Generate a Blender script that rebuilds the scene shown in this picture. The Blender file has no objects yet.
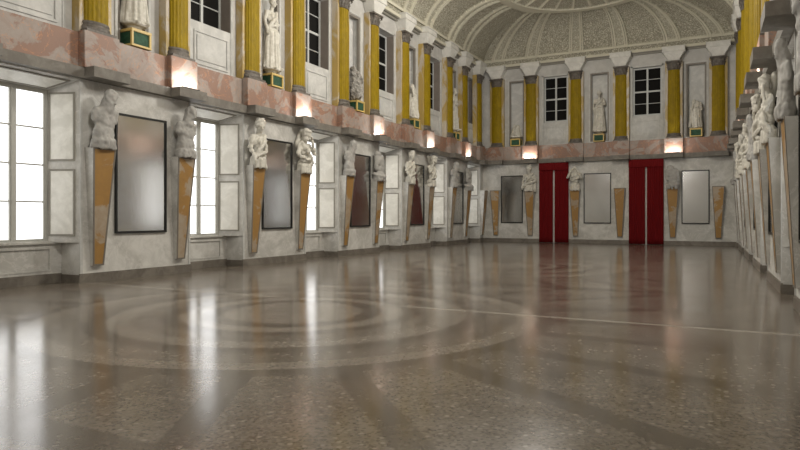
import bpy, bmesh, math, random
from mathutils import Vector, Matrix, noise
random.seed(7)
C = bpy.context.scene.collection
PI = math.pi

# ------------------------------------------------------------------ helpers
class MB:
    def __init__(self): self.v=[]; self.f=[]
    def add(self, vs, fs):
        n=len(self.v); self.v+= [tuple(p) for p in vs]; self.f+=[tuple(n+i for i in q) for q in fs]; return self
    def box(self,x0,x1,y0,y1,z0,z1):
        return self.add([(x0,y0,z0),(x1,y0,z0),(x1,y1,z0),(x0,y1,z0),(x0,y0,z1),(x1,y0,z1),(x1,y1,z1),(x0,y1,z1)],
            [(0,3,2,1),(4,5,6,7),(0,1,5,4),(1,2,6,5),(2,3,7,6),(3,0,4,7)])
    def frust(self,b,t,z0,z1):       # b,t=(x0,x1,y0,y1)
        return self.add([(b[0],b[2],z0),(b[1],b[2],z0),(b[1],b[3],z0),(b[0],b[3],z0),(t[0],t[2],z1),(t[1],t[2],z1),(t[1],t[3],z1),(t[0],t[3],z1)],
            [(0,3,2,1),(4,5,6,7),(0,1,5,4),(1,2,6,5),(2,3,7,6),(3,0,4,7)])
    def frame(self,x0,x1,z0,z1,w,y0,y1):
        self.box(x0,x1,y0,y1,z0,z0+w); self.box(x0,x1,y0,y1,z1-w,z1)
        self.box(x0,x0+w,y0,y1,z0+w,z1-w); self.box(x1-w,x1,y0,y1,z0+w,z1-w); return self
    def rings(self, rings, close=True, cap=True):   # list of equal-length loops
        n=len(rings[0]); vs=[p for r in rings for p in r]; fs=[]
        for k in range(len(rings)-1):
            for i in range(n if close else n-1):
                j=(i+1)%n; fs.append((k*n+i,k*n+j,(k+1)*n+j,(k+1)*n+i))
        if cap: fs.append(tuple(range(n-1,-1,-1))); fs.append(tuple((len(rings)-1)*n+i for i in range(n)))
        return self.add(vs,fs)
    def mesh(self,name,smooth=False,bevel=0):
        me=bpy.data.meshes.new(name); me.from_pydata(self.v,[],self.f)
        bm=bmesh.new(); bm.from_mesh(me); bmesh.ops.recalc_face_normals(bm,faces=bm.faces)
        if bevel: bmesh.ops.bevel(bm,geom=[e for e in bm.edges if len(e.link_faces)==2 and e.calc_face_angle(0)>.5],offset=bevel,segments=2,affect='EDGES',clamp_overlap=True)
        if smooth:
            for f in bm.faces: f.smooth=True
        bm.to_mesh(me); bm.free(); return me

def obj(name, me, mat=None, parent=None, kind=None, label=None):
    o=bpy.data.objects.new(name, me); C.objects.link(o)
    if mat is not None and not me.materials: me.materials.append(mat)
    if parent is not None: o.parent=parent
    if kind: o['kind']=kind
    if label: o['label']=label
    return o
def empty(name, frame, a, p=0., z=0., label=None, cat=None, group=None):
    o=bpy.data.objects.new(name,None); C.objects.link(o); o.empty_display_size=.2
    o.matrix_world = frame @ Matrix.Translation((a,p,z))
    if label: o['label']=label
    if cat: o['category']=cat
    if group: o['group']=group
    return o
def copy_tree(o, parent=None, skip=()):
    c=o.copy(); C.objects.link(c)
    if parent is not None:
        c.parent=parent; c.matrix_parent_inverse=o.matrix_parent_inverse.copy()
    for ch in KIDS.get(o.name,[]):
        if ch.name.split('.')[0] not in skip:
            n=copy_tree(ch,c,skip); KIDS.setdefault(c.name,[]).append(n)
    return c
KIDS={}
def part(name,me,mat,parent,label=None):
    o=obj(name,me,mat,parent,label=label); KIDS.setdefault(parent.name,[]).append(o); return o

# ------------------------------------------------------------------ materials
class NT:
    def __init__(self,name):
        self.m=bpy.data.materials.new(name); self.m.use_nodes=True; self.t=self.m.node_tree; self.n=self.t.nodes; self.l=self.t.links
        self.b=self.n['Principled BSDF']
    def node(self,t,**k):
        n=self.n.new(t)
        for a,v in k.items(): setattr(n,a,v)
        return n
    def put(self,sock,v):
        if hasattr(v,'is_output') : self.l.new(v,sock)
        elif isinstance(v,(tuple,list)) and len(v)==3 and sock.type=='RGBA': sock.default_value=(*v,1)
        else: sock.default_value=v
    def math(self,op,a,b=0.,c=None,clamp=False):
        n=self.node('ShaderNodeMath',operation=op); n.use_clamp=clamp; self.put(n.inputs[0],a); self.put(n.inputs[1],b)
        if c is not None: self.put(n.inputs[2],c)
        return n.outputs[0]
    def pos(self): return self.node('ShaderNodeNewGeometry').outputs['Position']
    def noise(self,vec,scale,detail=4,rough=.55,dist=0.,out='Fac'):
        n=self.node('ShaderNodeTexNoise'); self.put(n.inputs['Vector'],vec); n.inputs['Scale'].default_value=scale
        n.inputs['Detail'].default_value=detail; n.inputs['Roughness'].default_value=rough; n.inputs['Distortion'].default_value=dist
        return n.outputs[out]
    def vor(self,vec,scale,feature='F1',out='Distance'):
        n=self.node('ShaderNodeTexVoronoi',feature=feature); self.put(n.inputs['Vector'],vec); n.inputs['Scale'].default_value=scale
        return n.outputs[out]
    def scale(self,vec,s):
        n=self.node('ShaderNodeVectorMath',operation='MULTIPLY'); self.put(n.inputs[0],vec); n.inputs[1].default_value=s; return n.outputs[0]
    def ramp(self,fac,a,b):          # smoothstep a..b -> 0..1
        n=self.node('ShaderNodeMapRange',interpolation_type='SMOOTHSTEP'); self.put(n.inputs['Value'],fac)
        n.inputs['From Min'].default_value=a; n.inputs['From Max'].default_value=b; return n.outputs['Result']
    def mix(self,f,a,b):
        n=self.node('ShaderNodeMix',data_type='RGBA'); self.put(n.inputs[0],f); self.put(n.inputs[6],a); self.put(n.inputs[7],b); return n.outputs[2]
    def bump(self,h,strength=.3,dist=.02):
        n=self.node('ShaderNodeBump'); self.put(n.inputs['Height'],h); n.inputs['Strength'].default_value=strength; n.inputs['Distance'].default_value=dist
        self.l.new(n.outputs[0],self.b.inputs['Normal'])
    def base(self,c,rough=.6,spec=.5,metal=0.):
        self.put(self.b.inputs['Base Color'],c); self.put(self.b.inputs['Roughness'],rough)
        self.b.inputs['Specular IOR Level'].default_value=spec; self.b.inputs['Metallic'].default_value=metal
        return self.m

def plain(name,c,rough=.6,spec=.4,metal=0.,var=.12,scale=9):
    t=NT(name); p=t.pos(); f=t.noise(p,scale,5)
    return t.base(t.mix(f,tuple(x*(1-var) for x in c),tuple(min(1,x*(1+var)) for x in c)),rough,spec,metal)

def two_stone(name,c1,c2,c3,s1=.7,lo=.42,hi=.6,s2=3.,mottle=.5,rough=.5,bump=.1,dist=1.5,veins=None,stretch=(1,1,1)):
    t=NT(name); p=t.scale(t.pos(),stretch)
    a=t.ramp(t.noise(p,s1,6,.6,dist),lo,hi); b=t.ramp(t.noise(p,s2,8,.65,.6),.3,.72)
    c=t.mix(a,c1,c2); c=t.mix(t.math('MULTIPLY',b,mottle),c,c3)
    if veins:
        v=t.math('ABSOLUTE',t.math('SUBTRACT',t.noise(p,veins[1],6,.6,2.),.5)); v=t.math('SUBTRACT',1.,t.ramp(v,.0,veins[2]))
        c=t.mix(t.math('MULTIPLY',v,.6),c,veins[0])
    if bump: t.bump(t.noise(p,25,6),bump,.01)
    return t.base(c,rough,.4)

M={}
M['wall']=two_stone('grey_marble_wall',(.45,.438,.405),(.61,.598,.562),(.37,.355,.325),.6,.42,.6,2.4,.6,.55,.1,1.2,veins=((.62,.6,.57),.9,.02))
M['panel']=two_stone('pale_marble_panel',(.68,.665,.61),(.80,.785,.73),(.54,.52,.46),1.1,.4,.6,4.,.4,.45,.1)
M['bead']=plain('grey_moulding',(.24,.225,.19),.5)
M['base']=two_stone('dark_skirting_marble',(.115,.10,.082),(.17,.15,.125),(.25,.225,.19),.9,.45,.6,5,.35,.4,.1)
M['ledge']=two_stone('grey_brown_stone',(.15,.135,.115),(.20,.185,.16),(.11,.10,.085),1.4,.4,.6,7,.5,.6,.15)
M['red']=two_stone('broken_red_marble',(.26,.150,.106),(.315,.268,.235),(.22,.14,.11),.6,.46,.52,3.3,.5,.5,.2,1.8,veins=((.55,.25,.11),1.1,.012))
M['upper']=two_stone('pale_grey_plaster',(.43,.42,.40),(.52,.51,.485),(.37,.355,.33),.6,.4,.6,3,.5,.65,.1)
M['pale']=two_stone('pale_parapet_stone',(.46,.458,.44),(.55,.545,.52),(.37,.365,.345),1.,.4,.6,4,.5,.6,.1)
M['yellow']=two_stone('yellow_scagliola',(.255,.172,.004),(.28,.192,.005),(.14,.093,.004),2.,.4,.6,7,.5,.5,.1,1.,veins=((.17,.12,.02),3.,.012),stretch=(1,1,.45))
for _k,_v in (('yellow',.12),): M[_k].node_tree.nodes['Principled BSDF'].inputs['Specular IOR Level'].default_value=_v
M['lesene']=two_stone('ochre_and_cream_marble',(.37,.26,.075),(.45,.40,.33),(.32,.23,.11),.9,.46,.54,4,.4,.4,.1,1.,stretch=(1,1,.5))
M['bronze']=two_stone('dark_brown_capital_stone',(.10,.085,.07),(.15,.13,.11),(.06,.05,.04),3,.4,.6,9,.5,.5,.3)
M['impost']=two_stone('pale_impost_stone',(.60,.59,.55),(.68,.665,.62),(.50,.485,.45),1.5,.4,.6,5,.5,.6,.1)
M['niche']=two_stone('niche_plaster',(.50,.50,.485),(.60,.595,.57),(.44,.43,.41),1.2,.4,.6,4,.5,.7,.1)
M['nicheframe']=plain('brown_grey_niche_border',(.20,.18,.155),.5)
M['glassdark']=plain('night_window_pane',(.006,.0055,.005),.7,.1)
M['winframe']=plain('painted_window_frame',(.44,.435,.40),.5)
M['upframe']=plain('painted_upper_frame',(.46,.47,.46),.5)
M['reveal']=plain('brown_window_reveal',(.17,.145,.125),.7,scale=2,var=.3)
M['statue']=two_stone('weathered_white_plaster',(.55,.53,.47),(.63,.61,.55),(.33,.295,.235),2,.4,.6,7,.45,.7,.4)
M['statuegrey']=two_stone('eroded_grey_plaster',(.34,.33,.31),(.41,.40,.375),(.27,.255,.235),2,.4,.6,5,.5,.75,.4)
M['rock']=two_stone('rough_grey_rubble',(.26,.25,.225),(.38,.36,.33),(.16,.145,.125),4,.4,.6,9,.6,.8,1.)
M['inlay']=two_stone('amber_marble_inlay',(.33,.185,.055),(.37,.31,.235),(.25,.14,.05),7e-1,.49,.53,4,.5,.4,.1,.6)
M['inlayedge']=plain('brown_grey_edging',(.17,.15,.125),.5)
M['black']=plain('black_mirror_frame',(.012,.012,.011),.35)
M['green']=two_stone('green_marble',(.012,.055,.025),(.025,.085,.045),(.008,.03,.015),3,.4,.6,8,.5,.7,.0)
M['gold']=plain('ochre_gilded_moulding',(.50,.36,.12),.45)
t=NT('aged_mirror_glass'); p=t.pos(); M['mirror']=t.base((.64,.64,.63),t.math('ADD',t.math('MULTIPLY',t.noise(p,1.2,2),.05),.125),.5,1.)
t=NT('red_velvet'); p=t.pos(); M['curtain']=t.base(t.mix(t.noise(t.scale(p,(9,9,.3)),3,3),(.11,.003,.004),(.16,.005,.007)),.8,.15)
t=NT('daylight_pane'); t.base((.8,.8,.8),.4); t.put(t.b.inputs['Emission Color'],(.97,.985,1.)); t.b.inputs['Emission Strength'].default_value=1.5; M['day']=t.m
t=NT('lamp_lens'); t.base((.9,.8,.6),.4); t.put(t.b.inputs['Emission Color'],(1.,.78,.5)); t.b.inputs['Emission Strength'].default_value=3; M['lens']=t.m

# ceiling: ornamental relief in the panels, driven by the mesh's own 'ornament' attribute and UVs
t=NT('stucco_vault'); uv=t.node('ShaderNodeUVMap').outputs[0]
at=t.node('ShaderNodeAttribute',attribute_name='ornament').outputs['Fac']
v1=t.vor(uv,7.5,'DISTANCE_TO_EDGE'); v1=t.ramp(v1,.02,.12)
n1=t.ramp(t.noise(uv,10,3,.6,2.),.42,.54)
orn=t.math('MULTIPLY',v1,n1)
big=t.noise(t.pos(),.5,4)
c0=t.mix(big,(.50,.475,.38),(.60,.57,.46))
c1=t.mix(orn,(.20,.185,.14),(.62,.59,.48))
t.bump(t.math('MULTIPLY',orn,at),.6,.05)
M['vault']=t.base(t.mix(t.math('MULTIPLY',at,.8),c0,c1),.8,.3)

# floor: terrazzo with concentric rings and rays round medallions down the hall's axis
t=NT('polished_terrazzo'); p=t.pos(); s=t.node('ShaderNodeSeparateXYZ'); t.l.new(p,s.inputs[0]); X,Y=s.outputs[0],s.outputs[1]
XC,YC,PER=-6.95,9.3,12.25
dx=t.math('SUBTRACT',X,XC)
dy=t.math('SUBTRACT',t.math('MODULO',t.math('ADD',t.math('SUBTRACT',Y,YC),PER*4.5),PER),PER*.5)
wob=t.math('MULTIPLY',t.math('SUBTRACT',t.noise(p,.8,2),.5),.06)
r=t.math('ADD',t.math('SQRT',t.math('ADD',t.math('MULTIPLY',dx,dx),t.math('MULTIPLY',dy,dy))),wob)
def band(v,a,b,e=.03): return t.math('MULTIPLY',t.ramp(v,a-e,a+e),t.math('SUBTRACT',1.,t.ramp(v,b-e,b+e)))
def mx(a,b): return t.math('MAXIMUM',a,b)
light=mx(mx(band(r,0,1.25),band(r,1.62,2.0)),mx(band(r,2.75,3.15),band(r,4.0,4.35)))
darkr=mx(mx(band(r,1.25,1.62),band(r,2.0,2.3)),mx(band(r,3.15,3.5),band(r,4.35,4.62)))
ang=t.math('ARCTAN2',dy,dx); st=PI/12
am=t.math('SUBTRACT',t.math('MODULO',t.math('ADD',t.math('ADD',ang,PI*4),st*.5+.017),st),st*.5)
lat=t.math('ABSOLUTE',t.math('MULTIPLY',am,r))
ray=t.math('MULTIPLY',t.math('SUBTRACT',1.,t.ramp(lat,.13,.19)),band(r,4.62,30))
adx=t.math('ABSOLUTE',dx)
zone=t.math('MULTIPLY',t.math('SUBTRACT',1.,t.ramp(adx,7.0,7.06)),1.)
frameb=band(t.math('ABSOLUTE',dy),5.9,6.2)
darkm=mx(t.math('MULTIPLY',mx(darkr,ray),zone),frameb)
line=band(t.math('ABSOLUTE',t.math('SUBTRACT',dy,1.55)),-.05,.08,.03)
line=t.math('MULTIPLY',line,t.ramp(r,2.0,2.2))
chip=t.vor(p,14.,'F1','Distance'); chipc=t.node('ShaderNodeTexVoronoi'); t.put(chipc.inputs['Vector'],p); chipc.inputs['Scale'].default_value=16
sep=t.node('ShaderNodeSeparateColor'); t.l.new(chipc.outputs['Color'],sep.inputs[0])
fleck=t.math('MULTIPLY',t.ramp(sep.outputs[0],.62,1.0),t.math('SUBTRACT',1.,t.ramp(chipc.outputs['Distance'],.25,.5)))
chip2=t.node('ShaderNodeTexVoronoi'); t.put(chip2.inputs['Vector'],p); chip2.inputs['Scale'].default_value=38
sep2=t.node('ShaderNodeSeparateColor'); t.l.new(chip2.outputs['Color'],sep2.inputs[0])
g=t.mix(t.ramp(t.noise(p,.6,6,.65),.3,.7),(.085,.067,.05),(.170,.143,.114))
g=t.mix(t.math('MULTIPLY',sep2.outputs[1],.55),g,(.21,.18,.15))
g=t.mix(t.math('MULTIPLY',t.ramp(sep2.outputs[2],.7,.9),.65),g,(.07,.052,.038))
g=t.mix(t.math('MULTIPLY',light,.5),g,(.24,.21,.175))
g=t.mix(t.math('MULTIPLY',fleck,.5),g,(.34,.30,.25))
g=t.mix(t.math('MULTIPLY',darkm,.62),g,(.075,.058,.043))
g=t.mix(t.math('MULTIPLY',line,.75),g,(.33,.30,.255))
rg=t.math('ADD',t.math('MULTIPLY',t.noise(p,1.5,4),.10),.11)
t.bump(t.noise(p,5,4),.03,.01)
M['floor']=t.base(g,rg,.75)

# ------------------------------------------------------------------ wall frames: local x along the wall, y into the room, z up
WLX,WRX,YB,YS=-14.85,.89,41.8,-7.4
RA=math.atan(.0145)
F_L=Matrix.Translation((WLX,0,0))@Matrix.Rotation(-PI/2,4,'Z')            # x=-Y
F_B=Matrix.Translation((0,YB,0))@Matrix.Rotation(PI,4,'Z')                # x=-X
F_R=Matrix.Translation((WRX,YB,0))@Matrix.Rotation(PI/2+RA,4,'Z')        # x=Y-YB
F_S=Matrix.Translation((0,YS,0))                                          # x=X
WRS=WRX+.0145*(YB-YS)

def heightfield(aa,zz,fn):
    """stepped wall relief: one quad per cell at protrusion fn(a,z) plus the step faces between cells"""
    m=MB(); na,nz=len(aa)-1,len(zz)-1
    P=[[fn((aa[i]+aa[i+1])/2,(zz[j]+zz[j+1])/2) for j in range(nz)] for i in range(na)]
    for i in range(na):
        for j in range(nz):
            p=P[i][j]; a0,a1,z0,z1=aa[i],aa[i+1],zz[j],zz[j+1]
            m.add([(a0,p,z0),(a1,p,z0),(a1,p,z1),(a0,p,z1)],[(0,1,2,3)])
            if i+1<na and abs(P[i+1][j]-p)>1e-4:
                q=P[i+1][j]; m.add([(a1,p,z0),(a1,q,z0),(a1,q,z1),(a1,p,z1)],[(0,1,2,3)])
            if j+1<nz and abs(P[i][j+1]-p)>1e-4:
                q=P[i][j+1]; m.add([(a0,p,z1),(a0,q,z1),(a1,q,z1),(a1,p,z1)],[(0,1,2,3)])
    me=bpy.data.meshes.new('wall'); me.from_pydata(m.v,[],m.f)
    bm=bmesh.new(); bm.from_mesh(me); bmesh.ops.remove_doubles(bm,verts=bm.verts,dist=1e-4); bm.to_mesh(me); bm.free()
    return me
def uniq(l):
    o=[]
    for x in sorted(l):
        if not o or x-o[-1]>1e-3: o.append(x)
    return o

ZC,ZL,ZB=5.35,5.62,6.55     # cornice soffit, ledge top, red band top
ZV=12.10                    # wall head
P0=-.30                     # the upper storey stands back from the lower one
# long walls, given in world Y
PIERS=[(-7.72,-4.05),(-1.6,2.07),(4.53,8.2),(10.65,14.45),(16.9,20.6),(23.0,26.7),(29.1,32.75),(35.2,38.7),(41.15,41.8)]
def long_openings():
    lo=[];up=[];ni=[]
    for i in range(len(PIERS)-1):
        a,b=PIERS[i][1],PIERS[i+1][0]; lo.append((a,b)); c=(a+b)/2; up.append((c-.93,c+.93))
    for a,b in PIERS[:-1]:
        c=(a+b)/2; ni.append((c-.53,c+.53))
    return lo,up,ni
LO,UP,NI=long_openings()
PCOL=[]                       # pilaster / herm centres
for a,b in PIERS[:-1]:
    PCOL+= [a+.47,b-.47]
BACKCOL=[-13.84,-11.42,-8.42,-5.60,-2.50,-.06]
BCH=[-13.88,-11.45,-8.43,-5.65,-2.56,-.06]
BNI=[(-13.03,-11.97),(-7.55,-6.37),(-1.85,-.70)]
BUP=[(-10.62,-9.02),(-4.92,-3.20)]
SH_R=.45                     # the right wall's bays sit a little nearer the camera

def build_wall(name,frame,lo,up,ni,a0,a1,doors=()):
    aa=[a0,a1]; 
    for s in (lo,up,ni,doors):
        for q in s: aa+=[q[0],q[1]]
    for q in lo: aa+=[q[0]+.32,q[1]-.32]
    aa=uniq([min(max(x,a0),a1) for x in aa]); aa[0]-=.6; aa[-1]+=.6
    zz=[0,.32,.92,1.07,5.0,ZC-.03,ZC,ZB,6.60,8.12,11.12,11.2,ZV]
    def fn(a,z):
        for q in lo:
            if q[0]<a<q[1] and z<ZC-.03:
                if z<1.07:
                    return -.78 if (.32<z<.92 and q[0]+.32<a<q[1]-.32) else -.75
                return -1.0
        for q in up:
            if q[0]<a<q[1] and 8.12<z<11.2: return P0-.52
        for q in ni:
            if q[0]<a<q[1] and 6.60<z<11.12: return P0-.30
        return P0 if z>ZB else 0
    for sub in (zz[:zz.index(ZB)+1],zz[zz.index(ZB):]): wall_piece(name,frame,aa,sub,fn,ni)
def wall_piece(name,frame,aa,zz,fn,ni):
    me=heightfield(aa,zz,fn)
    o=obj(name,me,M['wall'],kind='structure'); me.materials.append(M['upper']); me.materials.append(M['niche'])
    for poly in me.polygons:
        c=poly.center
        if c.z>ZB: poly.material_index=1
        for q in ni:
            if q[0]-.01<c.x<q[1]+.01 and 6.55<c.z<11.2 and c.y<P0-.02: poly.material_index=2
    o.matrix_world=frame; return o
def flipx(l): return [(-b,-a) for a,b in l]
lenR=YB-YS
def toR(l): return [(a-YB-SH_R,b-YB-SH_R) for a,b in l]
build_wall('wall_left',F_L,flipx(LO),flipx(UP),flipx(NI),-YB,-YS)
build_wall('wall_back',F_B,[],flipx(BUP),flipx(BNI),-WRX,-WLX)
build_wall('wall_right',F_R,toR(LO),toR(UP),toR(NI),YS-YB,0)
build_wall('wall_front',F_S,[],[(-10.6,-9),(-5,-3.3)],[(-7.6,-6.4)],WLX,WRS)

# baseboards
def skirting(name,frame,lo,a0,a1,skip=()):
    m=MB(); cur=a0
    runs=[]
    for q in sorted(lo): runs.append((cur,q[0],0)); runs.append((q[0],q[1],-.75)); cur=q[1]
    runs.append((cur,a1,0))
    for s,e,p in runs:
        if e-s<.01: continue
        segs=[(s,e)]
        for d0,d1 in skip:
            ns=[]
            for u,v in segs:
                if d1<=u or d0>=v: ns.append((u,v))
                else:
                    if u<d0: ns.append((u,d0))
                    if v>d1: ns.append((d1,v))
            segs=ns
        for u,v in segs:
            if p==0: m.box(u-(.035 if u>a0+.01 else 0),v+(.035 if v<a1-.01 else 0),-.01,.035,0,.22).box(u-(.02 if u>a0+.01 else 0),v+(.02 if v<a1-.01 else 0),-.01,.02,.22,.25)
            else: m.box(u,v,p-.01,p+.035,0,.22).box(u,v,p-.01,p+.02,.22,.25)
        if p==0:
            for x,sg in ((s,-1),(e,1)):
                if a0+.01<x<a1-.01: m.box(min(x,x+sg*.035),max(x,x+sg*.035),-.75,-.01,0,.22)
    o=obj(name,m.mesh(name),M['base'],kind='structure'); o.matrix_world=frame; return o
CURT=[(-10.83,-8.87),(-5.11,-3.08)]
skirting('baseboard_left',F_L,flipx(LO),-YB,-YS)
skirting('baseboard_back',F_B,[],-WRX,-WLX,flipx(CURT))
skirting('baseboard_right',F_R,toR(LO),YS-YB,0)
skirting('baseboard_front',F_S,[],WLX,WRS)

# cornice ledge and red marble band
def cornice(n,frame,cols,a0,a1,nis):
    aa=[a0,a1]
    for c in cols: aa+=[c-.55,c+.55]
    aa=uniq([min(max(x,a0),a1) for x in aa]); m=MB()
    for i in range(len(aa)-1):
        c=(aa[i]+aa[i+1])/2; big=any(abs(c-k)<.55 for k in cols); p=.58 if big else .20
        m.box(aa[i],aa[i+1],-.02,p,ZC,ZL)
    o=obj('trim_%d'%n,m.mesh('ledge'),M['ledge'],kind='structure'); o.matrix_world=frame
    m=MB(); m.box(a0-.3,a1+.3,P0-.02,.02,ZL,ZB)
    for q in nis: m.box(q[0]-.38,q[1]+.38,-.02,.10,ZL,ZB-.002)
    o=obj('trim_%d'%(n+1),m.mesh('red_band'),M['red'],kind='structure'); o.matrix_world=frame
    m=MB(); m.box(a0-.3,a1+.3,P0-.02,-.14,ZV-.12,ZV-.04).box(a0-.3,a1+.3,P0-.02,.0,ZV-.04,ZV+.04)
    o=obj('trim_%d'%(n+2),m.mesh('vault_springing'),M['bead'],kind='structure'); o.matrix_world=frame
LCOL=[-c for c in PCOL]+[-40.95]; RCOL=[c-YB-SH_R for c in PCOL]; BCOL=[-c for c in BACKCOL]
cornice(1,F_L,[c-.07 for c in LCOL],-YB,-YS,flipx(NI)); cornice(4,F_B,BCOL,-WRX,-WLX,flipx(BNI)); cornice(7,F_R,RCOL,YS-YB,0,toR(NI)); cornice(10,F_S,[-11.4,-8.4,-5.6,-2.5],WLX,WRS,[])

# floor
m=MB(); m.add([(WLX-1.1,YS-.1,0),(WRS+1.2,YS-.1,0),(WRS+1.2,YB+.1,0),(WLX-1.1,YB+.1,0),(WLX-1.1,YS-.1,-.2),(WRS+1.2,YS-.1,-.2),(WRS+1.2,YB+.1,-.2),(WLX-1.1,YB+.1,-.2)],[(0,1,2,3),(7,6,5,4),(0,4,5,1),(1,5,6,2),(2,6,7,3),(3,7,4,0)])
obj('floor',m.mesh('floor'),M['floor'],kind='structure')

# ------------------------------------------------------------------ vault
def build_vault():
    CX=(WLX+WRX)/2-.1; R=4.25; YCc=35.4; YCs=YS+6.4; ZR=14.65; Z0=ZV
    # stations round the rectangle (world), starting at back-left corner going right, down the right wall, front, up the left
    prof=[0,.24,.25,.34,.35,.39,.40,.47,.48,.62]     # distances from an impost axis where the relief changes
    def stations(L,cols):
        s=[]
        for c in cols:
            for d in prof:
                for sg in (-1,1):
                    x=c+sg*d
                    if 0<=x<=L: s.append(x)
        cc=sorted(cols); ext=[0]+cc+[L]
        for u,v in zip(ext[:-1],ext[1:]):
            k=max(1,int((v-u)/.45))
            for i in range(1,k): 
                x=u+(v-u)*i/k
                if all(abs(x-c)>.64 for c in cols): s.append(x)
        s+= [0]
        return uniq(s)
    def relief(d):
        if d<.245: return -.03,.75
        if d<.345: return .08,0
        if d<.395: return -.02,.7
        if d<.475: return .09,0
        return -.07,1
    S=[]
    # back wall
    cols=[c-WLX for c in BACKCOL]
    for s in stations(WRX-WLX,cols): S.append((WLX+s,YB,min(abs(s-c) for c in cols)))
    cols=[YB-(c-SH_R) for c in PCOL]; L=YB-YS
    for s in stations(L,cols): S.append((WRX+.0145*s,YB-s,min(abs(s-c) for c in cols)))
    cols=[1.5,4.3,7.1,9.9,12.7]
    for s in stations(WRS-WLX,cols): S.append((WRS-s,YS,min(abs(s-c) for c in cols)))
    cols=[c-YS for c in PCOL]
    for s in stations(L,cols): S.append((WLX,YS+s,min(abs(s-c) for c in cols)))
    T=[0,.04,.041,.10,.101,.13,.16,.20,.25,.3,.35,.4,.45,.5,.55,.6,.65,.7,.75,.8,.84,.88,.91,.92,.921,.95,.951,.975,1.0]
    verts=[];orn=[];uvs=[]; u=0; prev=None; cols_u=[]
    for (x,y,d) in S:
        if y>YCc:
            vx,vy=x-CX,y-YCc; l=math.hypot(vx,vy); rx,ry=CX+vx/l*R,YCc+vy/l*R
        elif y<YCs:
            vx,vy=x-CX,y-YCs; l=math.hypot(vx,vy); rx,ry=CX+vx/l*R,YCs+vy/l*R
        else: rx,ry=CX+(R if x>CX else -R),y
        if prev: u+=math.hypot(x-prev[0],y-prev[1])
        prev=(x,y); g=math.hypot(x-rx,y-ry); dh,o=relief(d)
        for t_ in T:
            ph=t_*PI/2; k=1-math.cos(ph); hz=Z0+(ZR-Z0)*math.sin(ph)
            px,py=x+(rx-x)*k,y+(ry-y)*k
            dd,oo=dh,o
            if t_<=.04 : dd,oo=.04,0
            elif t_<=.10: dd,oo=(-.05,1.)
            elif t_<=.13: dd,oo=(max(dh,.06),0)
            if t_>=.951: dd,oo=.10,0
            elif t_>=.921: dd,oo=max(dh,.02),0
            # push the relief inwards (down and away from the shell)
            nx,ny=(rx-x)/max(g,.01),(ry-y)/max(g,.01); nh,nz=math.cos(ph),math.sin(ph)
            verts.append((px+nx*nh*dd,py+ny*nh*dd,hz-nz*dd)); orn.append(oo); uvs.append((u,t_*(g*.7+1.7)))
    n=len(S); k=len(T); faces=[]
    for i in range(n):
        j=(i+1)%n
        for q in range(k-1): faces.append((i*k+q,j*k+q,j*k+q+1,i*k+q+1))
    # inner field: from the ring to a flatter crown, with slim radial ribs
    base=len(verts); IN=[]
    # ring curve param as closed list of dense points
    ringpts=[]
    na=48
    for i in range(na+1):
        a=PI*i/na; ringpts.append((CX-R*math.cos(a),YCc+R*math.sin(a),math.cos(a),-math.sin(a)))
    seg=[]; 
    ys=[YCc-.55*(i+1) for i in range(int((YCc-YCs)/.55)-1)]
    for y in ys: ringpts.append((CX+R,y,-1,0))
    for i in range(na+1):
        a=PI*i/na; ringpts.append((CX+R*math.cos(a),YCs-R*math.sin(a),-math.cos(a),math.sin(a)))
    for y in reversed(ys): ringpts.append((CX-R,y,1,0))
    # refine: each point expands to four stations (rib edge pairs) every third point
    pts=[]; N=len(ringpts)
    for i in range(N):
        a=ringpts[i]; b=ringpts[(i+1)%N]
        for f in (0,.33,.66): pts.append(tuple(a[q]*(1-f)+b[q]*f for q in range(4))+((i%4==0 and f<.5),))
    T2=[(0,0,.10,0),(.25,0,.10,0),(.26,0,-.02,1),(1.0,.16,-.02,1),(2.0,.30,-.02,1),(2.05,.30,.06,0),(2.35,.34,.06,0),(2.4,.34,-.02,.6),(3.4,.42,-.02,.6),(4.1,.44,-.02,0)]
    uu=0
    for i,(x,y,ix,iy,rib) in enumerate(pts):
        uu+=.19
        for (ds,dz,dd,oo) in T2:
            if rib: dd,oo=max(dd,.07),0
            verts.append((x+ix*ds,y+iy*ds,ZR+dz-dd)); orn.append(oo); uvs.append((uu,ds+6))
    n2=len(pts); k2=len(T2)
    for i in range(n2):
        j=(i+1)%n2
        for q in range(k2-1): faces.append((base+i*k2+q,base+j*k2+q,base+j*k2+q+1,base+i*k2+q+1))
    # close the crown
    b2=len(verts); w=.3
    verts+= [(CX-w,YCs-w,ZR+.44),(CX+w,YCs-w,ZR+.44),(CX+w,YCc+w,ZR+.44),(CX-w,YCc+w,ZR+.44)]; orn+=[0]*4; uvs+=[(0,0)]*4
    faces.append((b2,b2+1,b2+2,b2+3))
    # join ring to the inner field with a flat collar just above both edges
    b3=len(verts)
    me=bpy.data.meshes.new('ceiling'); me.from_pydata(verts,[],faces)
    uvl=me.uv_layers.new(name='UVMap')
    for lp in me.loops: uvl.data[lp.index].uv=uvs[lp.vertex_index]
    a=me.attributes.new('ornament','FLOAT','POINT')
    for i,o in enumerate(orn): a.data[i].value=o
    ob=obj('ceiling',me,M['vault'],kind='structure')
    # flat roof slab closing the hall above the vault
    m=MB().box(WLX-1.1,WRS+1.2,YS-.3,YB+.3,15.6,15.9); obj('ceiling',m.mesh('roof_slab'),M['upper'],kind='structure')
build_vault()

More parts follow.
